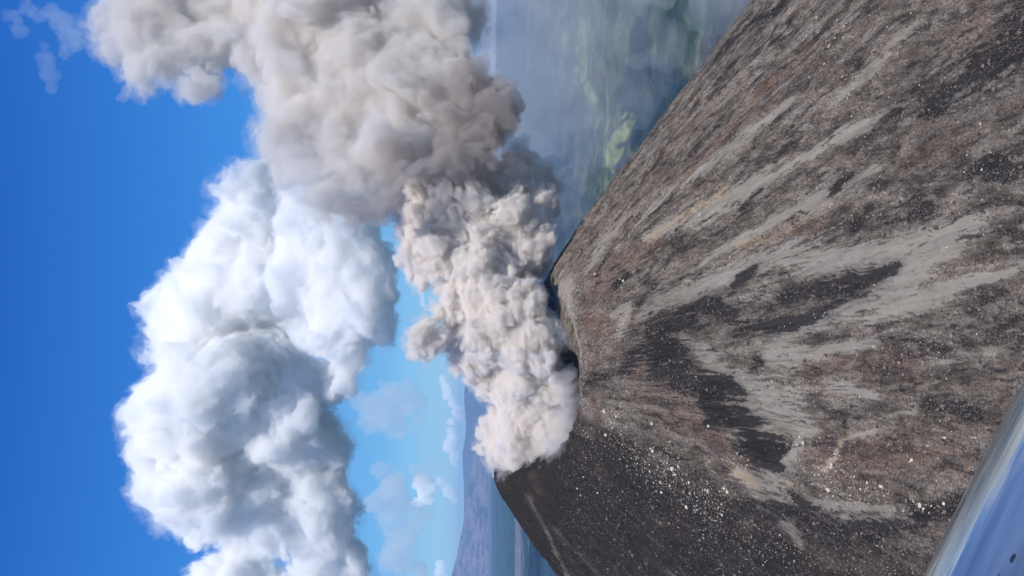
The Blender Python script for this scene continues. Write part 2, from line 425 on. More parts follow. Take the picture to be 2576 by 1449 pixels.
# cloud shadow painted into the ground colour, and bright meadow on the right
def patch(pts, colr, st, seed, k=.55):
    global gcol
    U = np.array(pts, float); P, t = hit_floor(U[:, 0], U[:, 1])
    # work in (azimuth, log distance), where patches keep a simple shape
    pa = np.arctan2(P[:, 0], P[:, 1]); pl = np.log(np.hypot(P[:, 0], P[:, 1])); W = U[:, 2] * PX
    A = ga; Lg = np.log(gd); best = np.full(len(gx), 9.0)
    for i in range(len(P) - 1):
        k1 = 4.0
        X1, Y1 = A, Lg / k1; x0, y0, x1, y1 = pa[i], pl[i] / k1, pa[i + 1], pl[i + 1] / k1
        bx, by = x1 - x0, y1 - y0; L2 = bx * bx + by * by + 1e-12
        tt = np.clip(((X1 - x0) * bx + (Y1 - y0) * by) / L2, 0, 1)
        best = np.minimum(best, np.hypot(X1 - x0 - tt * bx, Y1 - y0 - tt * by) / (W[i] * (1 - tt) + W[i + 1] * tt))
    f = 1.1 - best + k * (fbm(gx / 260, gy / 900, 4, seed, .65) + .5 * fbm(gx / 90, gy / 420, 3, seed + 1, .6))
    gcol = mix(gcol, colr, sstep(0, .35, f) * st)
patch([(1640, 60, 22), (1625, 150, 34), (1610, 230, 50), (1640, 330, 60), (1700, 250, 70), (1680, 180, 50), (1700, 300, 60)], (.012, .028, .040), .92, 401)  # the cloud's shadow, painted dark blue
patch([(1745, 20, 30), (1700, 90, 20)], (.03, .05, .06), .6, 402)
patch([(1590, 310, 24), (1570, 350, 26), (1560, 395, 20)], (.20, .235, .11), .85, 403, 1.5)
patch([(1480, 60, 14), (1470, 160, 14), (1500, 250, 12)], (.16, .20, .10), .6, 404, .9)
patch([(1590, 400, 10), (1575, 425, 10)], (.07, .05, .09), .7, 405, .6)
nearv = 1 - sstep(6000, 16000, gd)
gdet = fbm(gx / 190, gy / 260, 5, 372, .7)
gcol = mix(gcol, (.024, .048, .045), nearv * sstep(.0, .4, gdet) * .45)
gcol = mix(gcol, (.15, .165, .11), nearv * sstep(.18, .5, -gdet + .3 * gn) * .28)
gcol *= (1 + .22 * gn2 + .3 * fbm(gx / 130, gy / 300, 3, 371))[:, None]
gcol = np.clip(gcol, .008, .6)
mat_ground = ground_mat('valley vegetation', .004, 18)
Fg = grid_faces(len(AZ), len(RD))
i_ = np.arange(len(AZ) * len(RD), dtype=np.int32).reshape(len(AZ), len(RD))
wrap = np.stack([i_[-1, :-1], i_[0, :-1], i_[0, 1:], i_[-1, 1:]], -1)
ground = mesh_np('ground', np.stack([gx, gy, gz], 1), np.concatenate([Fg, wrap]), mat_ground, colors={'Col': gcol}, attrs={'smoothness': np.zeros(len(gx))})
tag(ground, kind='structure')
log('ground')

# ------------------------------------------------------------------ far hills, a pale fog band and a broad mountain on the horizon
def ridge(name, dist, prof, colr, colr2, depth=6000, seed=0, label=None, rough=30):
    """prof: (v, u) crest points in the photograph; the hill stands at its own distance with front and back slopes"""
    prof = sorted(prof); v = np.array([p[0] for p in prof], float); u = np.array([p[1] for p in prof], float)
    vv = np.linspace(v[0], v[-1], 420); uu = np.interp(vv, v, u)
    P = at(uu, vv, dist); top = P[:, 2] 
    n = 46; q = np.linspace(-1, 1, n)
    out = []; cols = []
    dirs = P[:, :2] / np.linalg.norm(P[:, :2], axis=1)[:, None]
    base_z = FLOOR - 250 - dist ** 2 / (2 * 6371000.0)
    for k in q:
        xy = P[:, :2] + dirs * (k * depth)
        f = (1 - abs(k)) ** 1.15
        nz = fbm(xy[:, 0] / 2500, xy[:, 1] / 2500, 4, seed)
        gl = 1 - 2 * np.abs(fbm((vv / 30), np.full(len(vv), k * 1.5), 4, seed + 7))
        z = base_z + (top + rough * fbm(vv / 14, vv * 0, 3, seed + 3) - base_z) * f + (nz + gl) * rough * 1.6 * f * (1 - f) * 4
        out.append(np.stack([xy[:, 0], xy[:, 1], z], 1))
        c = mix(np.tile(np.array(colr), (len(vv), 1)), colr2, sstep(-.2, .35, fbm(vv / 60, np.full(len(vv), k * 16) + vv / 90, 4, seed + 9, .65)))
        cols.append(c)
    V = np.stack(out, 0).reshape(-1, 3); C_ = np.stack(cols, 0).reshape(-1, 3)
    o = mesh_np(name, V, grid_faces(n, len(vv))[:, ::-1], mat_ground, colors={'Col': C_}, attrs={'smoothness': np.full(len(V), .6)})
    tag(o, kind='structure')
    if label: o['label'] = label
    return o
ridge('mountain', 45000, [(1050, 1212), (1150, 1190), (1220, 1177), (1280, 1169), (1340, 1159), (1400, 1147), (1449, 1133), (1520, 1108), (1600, 1070), (1750, 1040), (1900, 1080)],
      (.19, .145, .165), (.012, .028, .035), 9000, 511, 'broad purple mountain slope rising on the horizon', 22)
ridge('far_hills_and_fog', 53000, [(500, 1190), (640, 1181), (720, 1180), (800, 1178), (900, 1172), (960, 1168), (1010, 1166), (1060, 1171), (1100, 1169), (1140, 1162), (1180, 1163), (1230, 1166), (1290, 1166), (1400, 1160), (1600, 1150)],
      (.05, .08, .09), (.03, .05, .06), 5000, 531, 'low blue hills along the far horizon', 30)
ridge('far_hills_and_fog', 33000, [(-400, 1215), (-200, 1208), (-60, 1206), (0, 1205), (60, 1207), (130, 1208), (190, 1212), (300, 1213), (420, 1205), (520, 1195)],
      (.55, .57, .60), (.40, .42, .45), 5000, 541, 'sunlit low fog on the horizon beside the ash, shaped as pale hills', 30)  # hills added in place of sunlit fog, its brightness put into their colour
log('hills')

# ------------------------------------------------------------------ smoke and clouds: closed bodies of scattering air
def lattice(shape, scale, rs):
    n = [int(math.ceil(s / scale)) + 2 for s in shape]
    A = rs.random(n).astype(np.float32) * 2 - 1
    for ax in range(3):
        p = (np.arange(shape[ax]) + .5) / scale; i = np.floor(p).astype(int); f = (p - i).astype(np.float32); f = f * f * (3 - 2 * f)
        sh = [1, 1, 1]; sh[ax] = -1; f = f.reshape(sh)
        A = np.take(A, i, ax) * (1 - f) + np.take(A, i + 1, ax) * f
    return A
_L3 = np.random.default_rng(99).random((64, 64, 64, 3)).astype(np.float32) * 2 - 1
def warp3(P, scale, off=0.0):
    q = P / scale + off; i = np.floor(q).astype(np.int64); f = (q - i).astype(np.float32); f = f * f * (3 - 2 * f); i &= 63; j = (i + 1) & 63
    o = 0
    for a in (0, 1):
        for b in (0, 1):
            for c in (0, 1):
                w_ = (f[:, 0] if a else 1 - f[:, 0]) * (f[:, 1] if b else 1 - f[:, 1]) * (f[:, 2] if c else 1 - f[:, 2])
                o = o + _L3[(j if a else i)[:, 0], (j if b else i)[:, 1], (j if c else i)[:, 2]] * w_[:, None]
    return o
def smoke_body(name, S, vox, mat, levels=((9, .42), (7, .4), (5, .42)), noise=((9, .5), (4.5, .3), (2.2, .2)), namp=3.0, billow=True, seed=1, parent=None, cut=None, keep_frac=.02, warps=(), skirt=None, carve=()):
    """S: spheres (x, y, z, r). Each grows smaller ones over its surface, several times over; all merge into one closed skin"""
    rs = np.random.default_rng(seed)
    S = np.asarray(S, float); lo = S[:, :3].min(0) - S[:, 3].max() * 1.75; hi = S[:, :3].max(0) + S[:, 3].max() * 1.75
    shp = np.ceil((hi - lo) / vox).astype(int); Fd = np.full(shp, 1e3, np.float32)
    ax = [lo[i] + (np.arange(shp[i]) + .5) * vox for i in range(3)]
    def stamp(c, r_):
        R = r_ + 4 * vox
        a = np.maximum(((c - R - lo) / vox).astype(int), 0); b = np.minimum(((c + R - lo) / vox).astype(int) + 1, shp)
        if (b <= a).any(): return
        x = ax[0][a[0]:b[0], None, None] - c[0]; y = ax[1][None, a[1]:b[1], None] - c[1]; z = ax[2][None, None, a[2]:b[2]] - c[2]
        d = np.sqrt(x * x + y * y + z * z).astype(np.float32) - np.float32(r_)
        sub = Fd[a[0]:b[0], a[1]:b[1], a[2]:b[2]]; np.minimum(sub, d, out=sub)
    for c in S: stamp(c[:3], c[3])
    cur = S
    for (k, ratio) in levels:
        nxt = []
        for c in cur:
            if c[3] * ratio < vox * 1.3: continue
            d = rs.normal(size=(k, 3)); d /= np.linalg.norm(d, axis=1)[:, None]
            rr = c[3] * ratio * rs.uniform(.6, 1.25, k)
            p = c[:3] + d * (c[3] - rr * rs.uniform(.05, .45, k))[:, None]
            idx = ((p - lo) / vox).astype(int)
            for pp, r_, ii in zip(p, rr, idx):
                if (ii < 0).any() or (ii >= shp).any(): continue
                if Fd[tuple(ii)] > -r_ * .75: nxt.append((*pp, r_))
        if not nxt: break
        cur = np.array(nxt)
        for c in cur: stamp(c[:3], c[3])
    N = 0
    for sc, w in noise:
        n = lattice(shp, sc, rs)
        N = N + w * (np.abs(n) * 2 - .9 if billow else n)
    Fd = Fd - N * np.float32(namp)
    for c in carve:
        c = np.array(c); R = c[3] + 3 * vox
        a = np.maximum(((c[:3] - R - lo) / vox).astype(int), 0); b = np.minimum(((c[:3] + R - lo) / vox).astype(int) + 1, shp)
        if (b <= a).any(): continue
        x = ax[0][a[0]:b[0], None, None] - c[0]; y = ax[1][None, a[1]:b[1], None] - c[1]; z = ax[2][None, None, a[2]:b[2]] - c[2]
        d = np.sqrt(x * x + y * y + z * z).astype(np.float32)
        sub = Fd[a[0]:b[0], a[1]:b[1], a[2]:b[2]]; nn = N[a[0]:b[0], a[1]:b[1], a[2]:b[2]] if hasattr(N, 'shape') else 0
        np.maximum(sub, np.float32(c[3]) - d - nn * np.float32(namp * .5), out=sub)
    if cut is not None: Fd = cut(Fd, ax)
    for a_ in range(3):
        sl = [slice(None)] * 3; sl[a_] = 0; Fd[tuple(sl)] = np.maximum(Fd[tuple(sl)], vox); sl[a_] = -1; Fd[tuple(sl)] = np.maximum(Fd[tuple(sl)], vox)
    def skin(nm, iso, m_, extra=None, kf=keep_frac):
        G = Fd
        if extra is not None:
            G = Fd.copy()
            for sc, w_ in extra: G += np.float32(w_) * lattice(shp, sc, rs)
        G = np.clip(G - np.float32(iso), -3 * vox, 3 * vox)
        for a_ in range(3):
            sl = [slice(None)] * 3; sl[a_] = 0; G[tuple(sl)] = vox; sl[a_] = -1; G[tuple(sl)] = vox
        g = vdb.FloatGrid(3 * vox); g.copyFromArray(G); del G
        P, Q = g.convertToQuads(0.0)
        P = P * vox + lo + .5 * vox
        lab = np.arange(len(P))
        E = np.concatenate([Q[:, [0, 1]], Q[:, [1, 2]], Q[:, [2, 3]]])
        for it in range(60):
            m0 = np.minimum(lab[E[:, 0]], lab[E[:, 1]]); old = lab.copy()
            np.minimum.at(lab, E[:, 0], m0); np.minimum.at(lab, E[:, 1], m0)
            np.minimum.at(lab, old, lab[np.arange(len(lab))]); lab = lab[lab]; lab = lab[lab]
            if (lab == old).all(): break
        cnt = np.bincount(lab, minlength=len(P)); keepv = cnt[lab] > kf * len(P)
        Q = Q[keepv[Q[:, 0]]]; rm = np.cumsum(keepv) - 1; P = P[keepv]; Q = rm[Q]
        a, b, c_ = P[Q[:, 0]], P[Q[:, 1]], P[Q[:, 2]]
        cen = P.mean(0)
        if np.einsum('ij,ij->i', a - cen, np.cross(b - cen, c_ - cen)).sum() < 0: Q = Q[:, ::-1]
        for sc, am in warps: P = P + warp3(P, sc, 17.3) * am
        o = mesh_np(nm, P, Q, m_, parent)
        log(nm, 'grid', shp, 'quads', len(Q))
        return o
    o = skin(name, 0.0, mat)
    if skirt is not None:
        o2 = skin(skirt[0], skirt[1], skirt[2], skirt[3], .05)
        return o, o2
    return o
def spheres(L, dep, jitter=0, seed=0, lean=0, vb=560):
    rs = np.random.default_rng(seed); out = []
    for q in L:
        u, v, rp = q[:3]; d = dep + (q[3] if len(q) > 3 else 0) + lean * min(1.15, max(0, (vb - v) / 560)) + rs.uniform(-1, 1) * jitter
        p = at(u, v, d); out.append((*p, rp * PX * d))
    return out

plume = empty('ash_plume', (CX, CY, 0))
tag(plume, 'dense billowing grey brown ash plume pouring out of the crater', 'ash plume')
plume_inv = Matrix.Translation((-CX, -CY, 0))
COLUMN = [(1372,1125,76,-10),(1310,1130,72,10),(1270,1125,50,20),(1345,1170,42,-20),(1300,1175,36,10),(1262,1180,30,40),(1400,1060,48,-20),(1400,985,48,-30),(1400,1125,40,-25),(1396,905,34,-30),(1330,1040,92),(1290,990,70,10),(1265,1060,40,20),(1340,940,92,-20),
 (1255,950,48,10),(1225,900,50),(1195,935,34,5),(1180,895,50,10),(1150,850,48,10),(1330,860,95,-20),(1372,840,40,-30),(1255,830,90,-20),(1170,800,58,0),(1140,760,52,10),(1150,700,56,10),(1230,740,90,-15),(1310,760,75,-20),(1325,735,40,-20),
 (1300,660,68,-10),(1335,640,36,-10),(1215,650,85,0),(1120,640,60,10),(1050,660,55,20),(1035,600,55,20),(1060,540,62,10),(1130,560,80,0),(1210,560,85,-10),(1290,570,62,-15),(1330,590,30,-10),(1130,480,62,10),(1200,470,70,0),(1270,470,65,0),
 (1300,410,40,10),(1355,440,36,20),(1380,480,36,30),(1340,500,45,10),(1385,535,34,30),(1395,590,26,30),(1350,590,40,0),(1345,640,40,-5)]
KNOB = [(1058,812,32,-10),(1055,866,34,-10),(1085,840,34,-10),(1063,812,22,25),(1075,840,22,25),(1056,858,20,25),(1078,872,20,25),(1085,820,20,25),(1050,830,14,25)]
UPPER = [(1215,300,75,20),(1150,270,90,10),(1190,370,60,20),(1120,360,85,10),(1050,330,105),(1050,420,70,10),(960,300,120),(960,400,100,-10),(880,440,95,-10),(830,500,58,-10),(790,515,34,0),(880,510,50,0),(940,470,50,10),(860,330,120),(760,330,95),(720,260,80),(690,330,50,10),(790,410,40,0),(760,200,110),(880,200,130),(1010,210,120),(1100,190,85,10),
 (690,150,80),(620,140,60),(590,80,80),(690,50,110),(810,60,130),(940,70,130),(1060,60,110,10),(1120,20,90,20),(520,120,75),(500,190,42),(440,130,75),(400,190,42),(350,150,62),(420,60,85),(520,30,90),(330,80,70),(270,90,45),(245,45,36),(290,35,50),(370,10,80),(600,-30,100),(760,-60,110),(900,-60,120),(1040,-60,110),(470,-50,80)]
m_col = vol_mat('dense ash', (.950, .924, .894), .30, .0)
m_colk = vol_mat('dusty edge', (.93, .905, .88), .034, .0)
m_upk = vol_mat('dusty edge', (.93, .912, .89), .013, .0)
m_up = vol_mat('drifting ash', (.918, .892, .862), .052, .0)
m_dk = vol_mat('ash shade tint', (.66, .61, .58), .055, .0)
carve_col = spheres([(1372,690,15,-70),(1368,650,17,-70),(1366,610,17,-70),(1368,575,14,-70),(1385,720,10,-60),(1372,690,15,-35),(1368,650,17,-35),(1366,610,17,-35),(1120,715,9,-45),(1100,730,9,-45),(1135,700,8,-45),(1180,905,9,-55),(1170,925,8,-50),(1098,800,8,-30),(1100,840,8,-30),(1100,870,8,-30),(1240,855,11,-75),(1255,875,9,-75)], 905, lean=160, vb=720)
carve_up = spheres([(700,-20,18,-75),(706,10,18,-75),(714,40,18,-75),(726,75,17,-75),(745,110,16,-75),(770,140,14,-75),(800,162,12,-75),(850,178,12,-80),(900,190,12,-80),(930,225,11,-80),(585,205,20,-45),(600,190,14,-55),(350,215,14,-20),(1160,410,20,-60),(1120,425,18,-60),(1080,440,16,-60),(1040,455,16,-60),(1190,380,22,-55)], 905, lean=230)
p1, p1k = smoke_body('ash_column', spheres(COLUMN + KNOB, 900, 12, 5, 160, 720), 1.3, m_col, ((15, .44), (13, .42)), ((24, .34), (12, .32), (6.2, .30), (3.3, .24), (1.9, .12)), 8.6, True, 11, warps=((60, 11), (22, 4.5), (7, 1.6), (3.4, .9)), skirt=('ash_dust', 3.4, m_colk, ((7, 3.2), (3.2, 2.4), (1.7, 1.6))), carve=carve_col)
p2, p2k = smoke_body('drifting_ash', spheres(UPPER, 905, 30, 6, 230), 2.1, m_up, ((13, .46), (11, .42)), ((34, .36), (16, .32), (8, .28), (4, .22), (2.1, .14)), 15, True, 12, warps=((90, 22), (38, 9), (14, 3.4), (6, 1.8)), skirt=('drifting_dust', 6.0, m_upk, ((11, 8), (5, 6), (2.4, 4.5))), carve=carve_up)
DARK = [(1215,290,70),(1190,350,52),(1240,340,44),(1170,385,40),(1150,405,34),(1255,250,52),(1200,220,56),(1180,270,60),(1110,400,36),(1060,440,36),(1020,458,32),(980,475,30),(940,500,34),(890,512,26),(850,510,18),(1085,420,34),(1130,330,44),(1160,250,54),(1240,300,60),(1110,260,40),(1000,400,36),(1230,400,30),(1100,380,44),(1000,430,40)]  # low-albedo smoke standing in for the shade under the drifting ash
p3 = smoke_body('ash_shade', spheres(DARK, 846, 5, 13, 215), 2.2, m_dk, ((12, .45), (10, .45)), ((22, .4), (11, .34), (5, .3), (2.6, .24)), 22, False, 14, warps=((60, 16), (25, 7)), keep_frac=.01)
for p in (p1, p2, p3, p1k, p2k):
    p.parent = plume; p.matrix_parent_inverse = plume_inv

# cumulus
m_cu = vol_mat('cloud water', (1, 1, 1), .013, .0)
CUM = [(610,500,62),(640,450,40),(650,600,100),(540,700,85),(470,740,60),(420,800,55),(560,800,130),(440,870,70),(650,740,120),(480,980,110),(400,1030,50),(450,1080,95),(600,1000,165),(440,1190,80),(400,1240,50),(700,1060,120),(560,1180,140),(750,1150,105),(430,1300,38),(480,1280,45),(670,1270,110),(790,1250,95),(760,1000,85),(800,1120,70),(810,1360,85),(700,1320,50),(870,1400,55),(860,1300,60),(840,1480,50),(770,1480,70),(600,1430,60),(560,1460,60),(640,1480,60),(900,1470,30)]
CUM2 = [(745,500,50,-300),(790,600,90,-300),(760,680,70,-300),(880,650,85,-300),(860,760,95,-300),(940,740,50,-200),(930,820,55,-200),(860,860,60,-300),(870,930,44,-200),(800,800,60,-300),(820,530,50,-300),(900,570,50,-300),(950,660,40,-200)]
m_cuk = vol_mat('cloud edge', (1, 1, 1), .0012, .0)
c1, c1k = smoke_body('cumulus_cloud', spheres(CUM, 8600, 60, 8), 12, m_cu, ((15, .42), (14, .42), (10, .45), (6, .5)), ((28, .30), (13, .28), (6, .27), (3, .24), (1.6, .16)), 125, False, 21, warps=((600, 150), (220, 60), (90, 20)), skirt=('cloud_edge', 55, m_cuk, ((9, 60), (4, 45), (2, 30))))
tag(c1, 'largest white cumulus cloud, billowing across the blue sky', 'cloud')
c2, c2k = smoke_body('cumulus_cloud', spheres(CUM2, 8000, 50, 9), 12, m_cu, ((15, .42), (14, .42), (10, .45), (6, .5)), ((28, .30), (13, .28), (6, .27), (3, .24), (1.6, .16)), 115, False, 22, warps=((600, 150), (220, 60), (90, 20)), skirt=('cloud_edge', 50, m_cuk, ((9, 55), (4, 40), (2, 28))))
tag(c2, 'smaller pale cumulus lobe tucked behind the ash plume edge', 'cloud')


c1k.parent = c1; c2k.parent = c2
# thin shreds of cloud and the small clouds low over the horizon
m_wisp = vol_mat('thin cloud water', (1, 1, 1), .0010, .0)
m_far = vol_mat('far cloud water', (1, 1, 1), .0030, .0)
def cloud(L, dep, vox, mt, label, namp, seed, lv=((14, .45), (12, .45), (8, .45)), jit=0, nz=((14, .4), (7, .3), (3.5, .22), (1.8, .14))):
    L = [(q[0], q[1], q[2] * 1.45) for q in L]
    o = smoke_body('cloud', spheres(L, dep, jit, seed), vox, mt, lv, nz, namp, False, seed)
    return tag(o, label, 'cloud')
cloud([(30,40,12),(45,75,13),(70,20,12),(100,40,16),(130,30,14),(160,60,20),(180,100,22),(165,130,14),(110,110,10),(120,150,13),(125,190,12),(130,225,10)], 9000, 14, m_wisp, 'thin translucent wisp of cloud alone in the top left corner', 75, 41)
cloud([(940,1020,20),(965,1050,26),(985,1000,22),(1010,1030,24),(1040,1010,18),(930,1060,16),(1000,1075,20),(1020,990,20),(905,1010,14),(1050,1060,14)], 21000, 36, m_wisp, 'faint grey scrap of cloud in the blue gap right of the big cumulus', 190, 42)
cloud([(960,1180,16),(985,1220,22),(1000,1265,24),(1035,1285,20),(1075,1290,16),(1045,1320,16),(960,1260,22),(985,1300,24),(1020,1345,22),(1000,1400,26),(1050,1430,18),(1075,1240,14),(1060,1200,18),(1090,1170,12)], 22000, 36, m_wisp, 'ragged translucent cloud right of the cumulus near the picture bottom', 200, 43)
cloud([(1115,955,7),(1122,975,8),(1130,995,9),(1140,1010,9),(1150,1030,9),(1158,1048,7),(1135,1060,6),(1130,985,8)], 66000, 45, m_far, 'small bright cloud low over the horizon beside the plume', 240, 44)
cloud([(1135,1085,7),(1138,1105,9),(1135,1125,10),(1145,1140,8),(1140,1160,7),(1128,1110,6)], 66500, 45, m_far, 'second small cloud at the horizon, just under the bright one', 240, 45)
cloud([(1060,1215,14),(1070,1245,15),(1085,1225,12),(1105,1215,9),(1120,1230,9),(1140,1240,8),(1052,1262,9),(1150,1255,6)], 63500, 45, m_far, 'brightest cream cloud reaching the purple mountain', 260, 46)
cloud([(1105,1420,8),(1112,1436,9),(1120,1455,10),(1100,1440,6)], 64500, 45, m_far, 'tiny isolated cloud at the bottom edge beside the mountain crest', 220, 47)
cloud([(1056 + k * .8, 690 + 7 * k, 3.6) for k in range(12)], 66000, 45, m_far, 'thin flat streak of cloud seen between plume and cumulus', 120, 48)
# fine ash drifting off the plume to the right and a puff of steam behind the crater
m_veil = vol_mat('thin ash veil', (.965, .975, .985), .0030, .0)
veil = smoke_body('ash_veil', spheres([(1260,210,70),(1250,300,60),(1320,390,60),(1330,480,50),(1280,120,80),(1350,250,80),(1180,40,75),(1250,30,90),(1330,70,60),(1230,140,80),(1310,180,80),(1395,170,50),(1290,290,75),(1360,330,85),(1440,280,50),(1400,440,70),(1450,380,50),(1430,520,50),(1420,590,40),(1410,640,28),(1370,420,80),(1240,-60,100)], 1060, 30, 60, 200), 5, m_veil, ((12, .5), (8, .5)), ((26, .5), (12, .3), (5, .2)), 26, False, 51)
veil.parent = plume; veil.matrix_parent_inverse = plume_inv
m_veil2 = vol_mat('far thin ash veil', (.975, .975, .97), .0014, .0)
veil2 = smoke_body('far_ash_veil', spheres([(1240,60,110),(1330,120,120),(1260,200,110),(1420,60,120),(1380,250,120),(1290,340,100),(1470,180,110),(1450,340,90),(1400,430,90),(1340,440,80),(1480,480,60),(1440,560,60),(1560,60,100),(1650,90,80),(1580,220,70),(1240,-80,150),(1430,-100,160),(1620,-60,120),(1760,0,80),(1540,380,60)], 2300, 120, 63), 15, m_veil2, ((12, .5), (8, .5)), ((30, .34), (14, .3), (7, .26), (3.5, .2)), 120, False, 57, warps=((400, 90), (150, 40)))
veil2.parent = plume; veil2.matrix_parent_inverse = plume_inv
m_fringe = vol_mat('torn ash', (.955, .94, .93), .035, .0)
m_rim = vol_mat('smoke at the rim', (.94, .915, .89), .04, .0)
rim_s = smoke_body('rim_smoke', spheres([(1430,985,20,5),(1432,1020,22,0),(1430,1055,22,0),(1428,1090,22,0),(1418,1125,24,0),(1400,1155,22,10),(1372,1175,20,25),(1345,1178,18,45),(1400,1060,30,20),(1395,1110,30,25),(1420,940,18,10),(1340,1150,28,60)], 815, 4, 62), 1.5, m_rim, ((12, .5), (10, .45)), ((18, .3), (9, .3), (4.5, .3), (2.3, .26)), 11, False, 53, warps=((40, 7), (16, 4), (6, 1.5)))
rim_s.parent = plume; rim_s.matrix_parent_inverse = plume_inv
fr = smoke_body('ash_fringe', spheres([(1400,600,16,20),(1405,560,20,30),(1410,510,24,40),(1405,460,24,40),(1400,650,9,20),(1392,420,20,40),(1345,400,24,40),(1300,370,28,30),(1425,480,14,40)], 905, 10, 61, 160, 720), 1.8, m_fringe, ((14, .45), (12, .45), (8, .45)), ((14, .4), (7, .3), (3.5, .2), (1.8, .14)), 6.5, False, 52, warps=((45, 14), (18, 6)))
fr.parent = plume; fr.matrix_parent_inverse = plume_inv

# ------------------------------------------------------------------ rocks
def rock_mesh(name, seed, mat, sub=2):
    import bmesh
    rs = np.random.default_rng(seed)
    bm = bmesh.new(); bmesh.ops.create_icosphere(bm, subdivisions=sub, radius=1)
    axes = rs.normal(size=(9, 3)); axes /= np.linalg.norm(axes, axis=1)[:, None]; cutd = rs.uniform(.55, .95, 9)
    sc = rs.uniform(.7, 1.25, 3); sc[2] *= .75
    for v in bm.verts:
        p = np.array(v.co)
        for a_, c_ in zip(axes, cutd):
            k = p @ a_ - c_
            if k > 0: p = p - a_ * k * .9
        v.co = Vector(p * sc)
    me = bpy.data.meshes.new(name); bm.to_mesh(me); bm.free(); me.materials.append(mat); return me
def rock_mat(name, col, var=.25):
    mt, nt, out = new_mat(name); N = nt.nodes; L = nt.links
    b = N.new('ShaderNodeBsdfPrincipled'); b.inputs['Roughness'].default_value = .8
    no = N.new('ShaderNodeTexNoise'); no.inputs['Scale'].default_value = 1.3; no.inputs['Detail'].default_value = 4
    geo = N.new('ShaderNodeNewGeometry'); L.new(geo.outputs['Position'], no.inputs['Vector'])
    r_ = N.new('ShaderNodeValToRGB'); r_.color_ramp.elements[0].position = .3; r_.color_ramp.elements[1].position = .7
    r_.color_ramp.elements[0].color = (*[c * (1 - var) for c in col], 1); r_.color_ramp.elements[1].color = (*[min(1, c * (1 + var)) for c in col], 1)
    L.new(no.outputs['Fac'], r_.inputs[0]); L.new(r_.outputs[0], b.inputs['Base Color']); L.new(b.outputs[0], out.inputs['Surface']); return mt
m_pale = rock_mat('pale stone', (.62, .54, .43)); m_brown = rock_mat('brown stone', (.16, .12, .10)); m_dark = rock_mat('dark stone', (.055, .05, .048)); m_tan = rock_mat('tan stone', (.45, .33, .22))
pale_meshes = [rock_mesh('boulder', 600 + i, m_pale) for i in range(6)]
tan_meshes = [rock_mesh('boulder', 620 + i, m_tan) for i in range(4)]
def cone_z(x, y): return cone_full(np.atleast_1d(np.asarray(x, float)), np.atleast_1d(np.asarray(y, float)))
# (u, v, spread u, spread v, how many large, how many small, stone size in points, label, group, tan?)
CL = [
 (1542,1050,11,12,14,120,4.2,'cream boulder in the small tight cluster just below the crater rim behind which ash pours','small tight cluster'),
 (1546,1100,16,22,14,160,3.6,'cream boulder in the loose patch beneath the small tight cluster near the rim','loose patch'),
 (1585,1155,14,16,12,120,3.8,'cream boulder in the patch closest to the darkest flank','patch by the dark flank'),
 (1655,1150,34,26,34,420,4.0,'cream boulder in the broad dense stone field on the dark slope','broad dense field'),
 (1672,1200,24,16,16,200,4.8,'larger cream boulder at the bottom edge of the broad dense stone field','edge of the dense field'),
 (1765,1240,42,20,32,520,3.6,'cream boulder in the crowded strip between the dense field and the pale gully','crowded strip'),
 (1790,1300,36,26,22,240,3.8,'scattered cream boulder on black scoria under the crowded strip','scatter on black scoria'),
 (1470,1090,10,80,20,260,3.4,'small cream boulder strung along the convex crater rim','stones along the rim'),
 (1860,1160,22,16,10,90,4.0,'cream boulder on the brown side of the dark shaded hollow','above the hollow'),
 (1990,1115,24,14,14,110,3.8,'cream boulder where the rubble field begins beside the pale ash of the hollow','top of rubble field'),
 (2075,1185,44,26,26,300,4.2,'cream boulder in the middle of the brown rubble field','middle of rubble field'),
 (2165,1240,40,16,22,300,4.0,'cream boulder in the bright drift beside the pale gully','bright drift by the gully'),
 (2310,1278,26,8,10,110,4.2,'cream boulder at the low end of the gully nearest the aircraft','low end of gully'),
 (2420,1120,90,40,14,160,4.4,'cream boulder on open rubble beside the blue aircraft corner','near the aircraft'),
 (1905,1380,50,50,10,200,3.2,'small pale boulder on the darkest scoria at the bottom of the picture','darkest scoria'),
]
CT = [
 (1455,770,10,40,10,120,3.6,'pale pinkish boulder on the crest beside the grey ash saddle','saddle crest'),
 (1540,740,40,70,14,420,3.2,'tan boulder in the rusty field beside the grey ash saddle','rusty field'),
 (1730,545,70,10,12,260,3.2,'tan boulder in the long narrow stone stripe running down the upper flank','long stone stripe'),
 (2120,180,55,85,22,420,3.8,'cream boulder on the flank near the top edge of the picture','right flank'),
 (1600,1230,80,60,0,260,2.6,None,None),(2200,600,250,200,0,350,2.6,None,None),(2150,950,160,60,0,300,2.6,None,None),
 (1900,700,200,250,0,350,2.4,None,None),(1520,880,40,80,0,420,2.8,None,None),(2250,250,160,200,0,250,2.6,None,None),(2120,1400,120,40,0,200,2.6,None,None)
]
rs = np.random.default_rng(77)
smallP = []; smallS = []
nb = 0; kk = 0
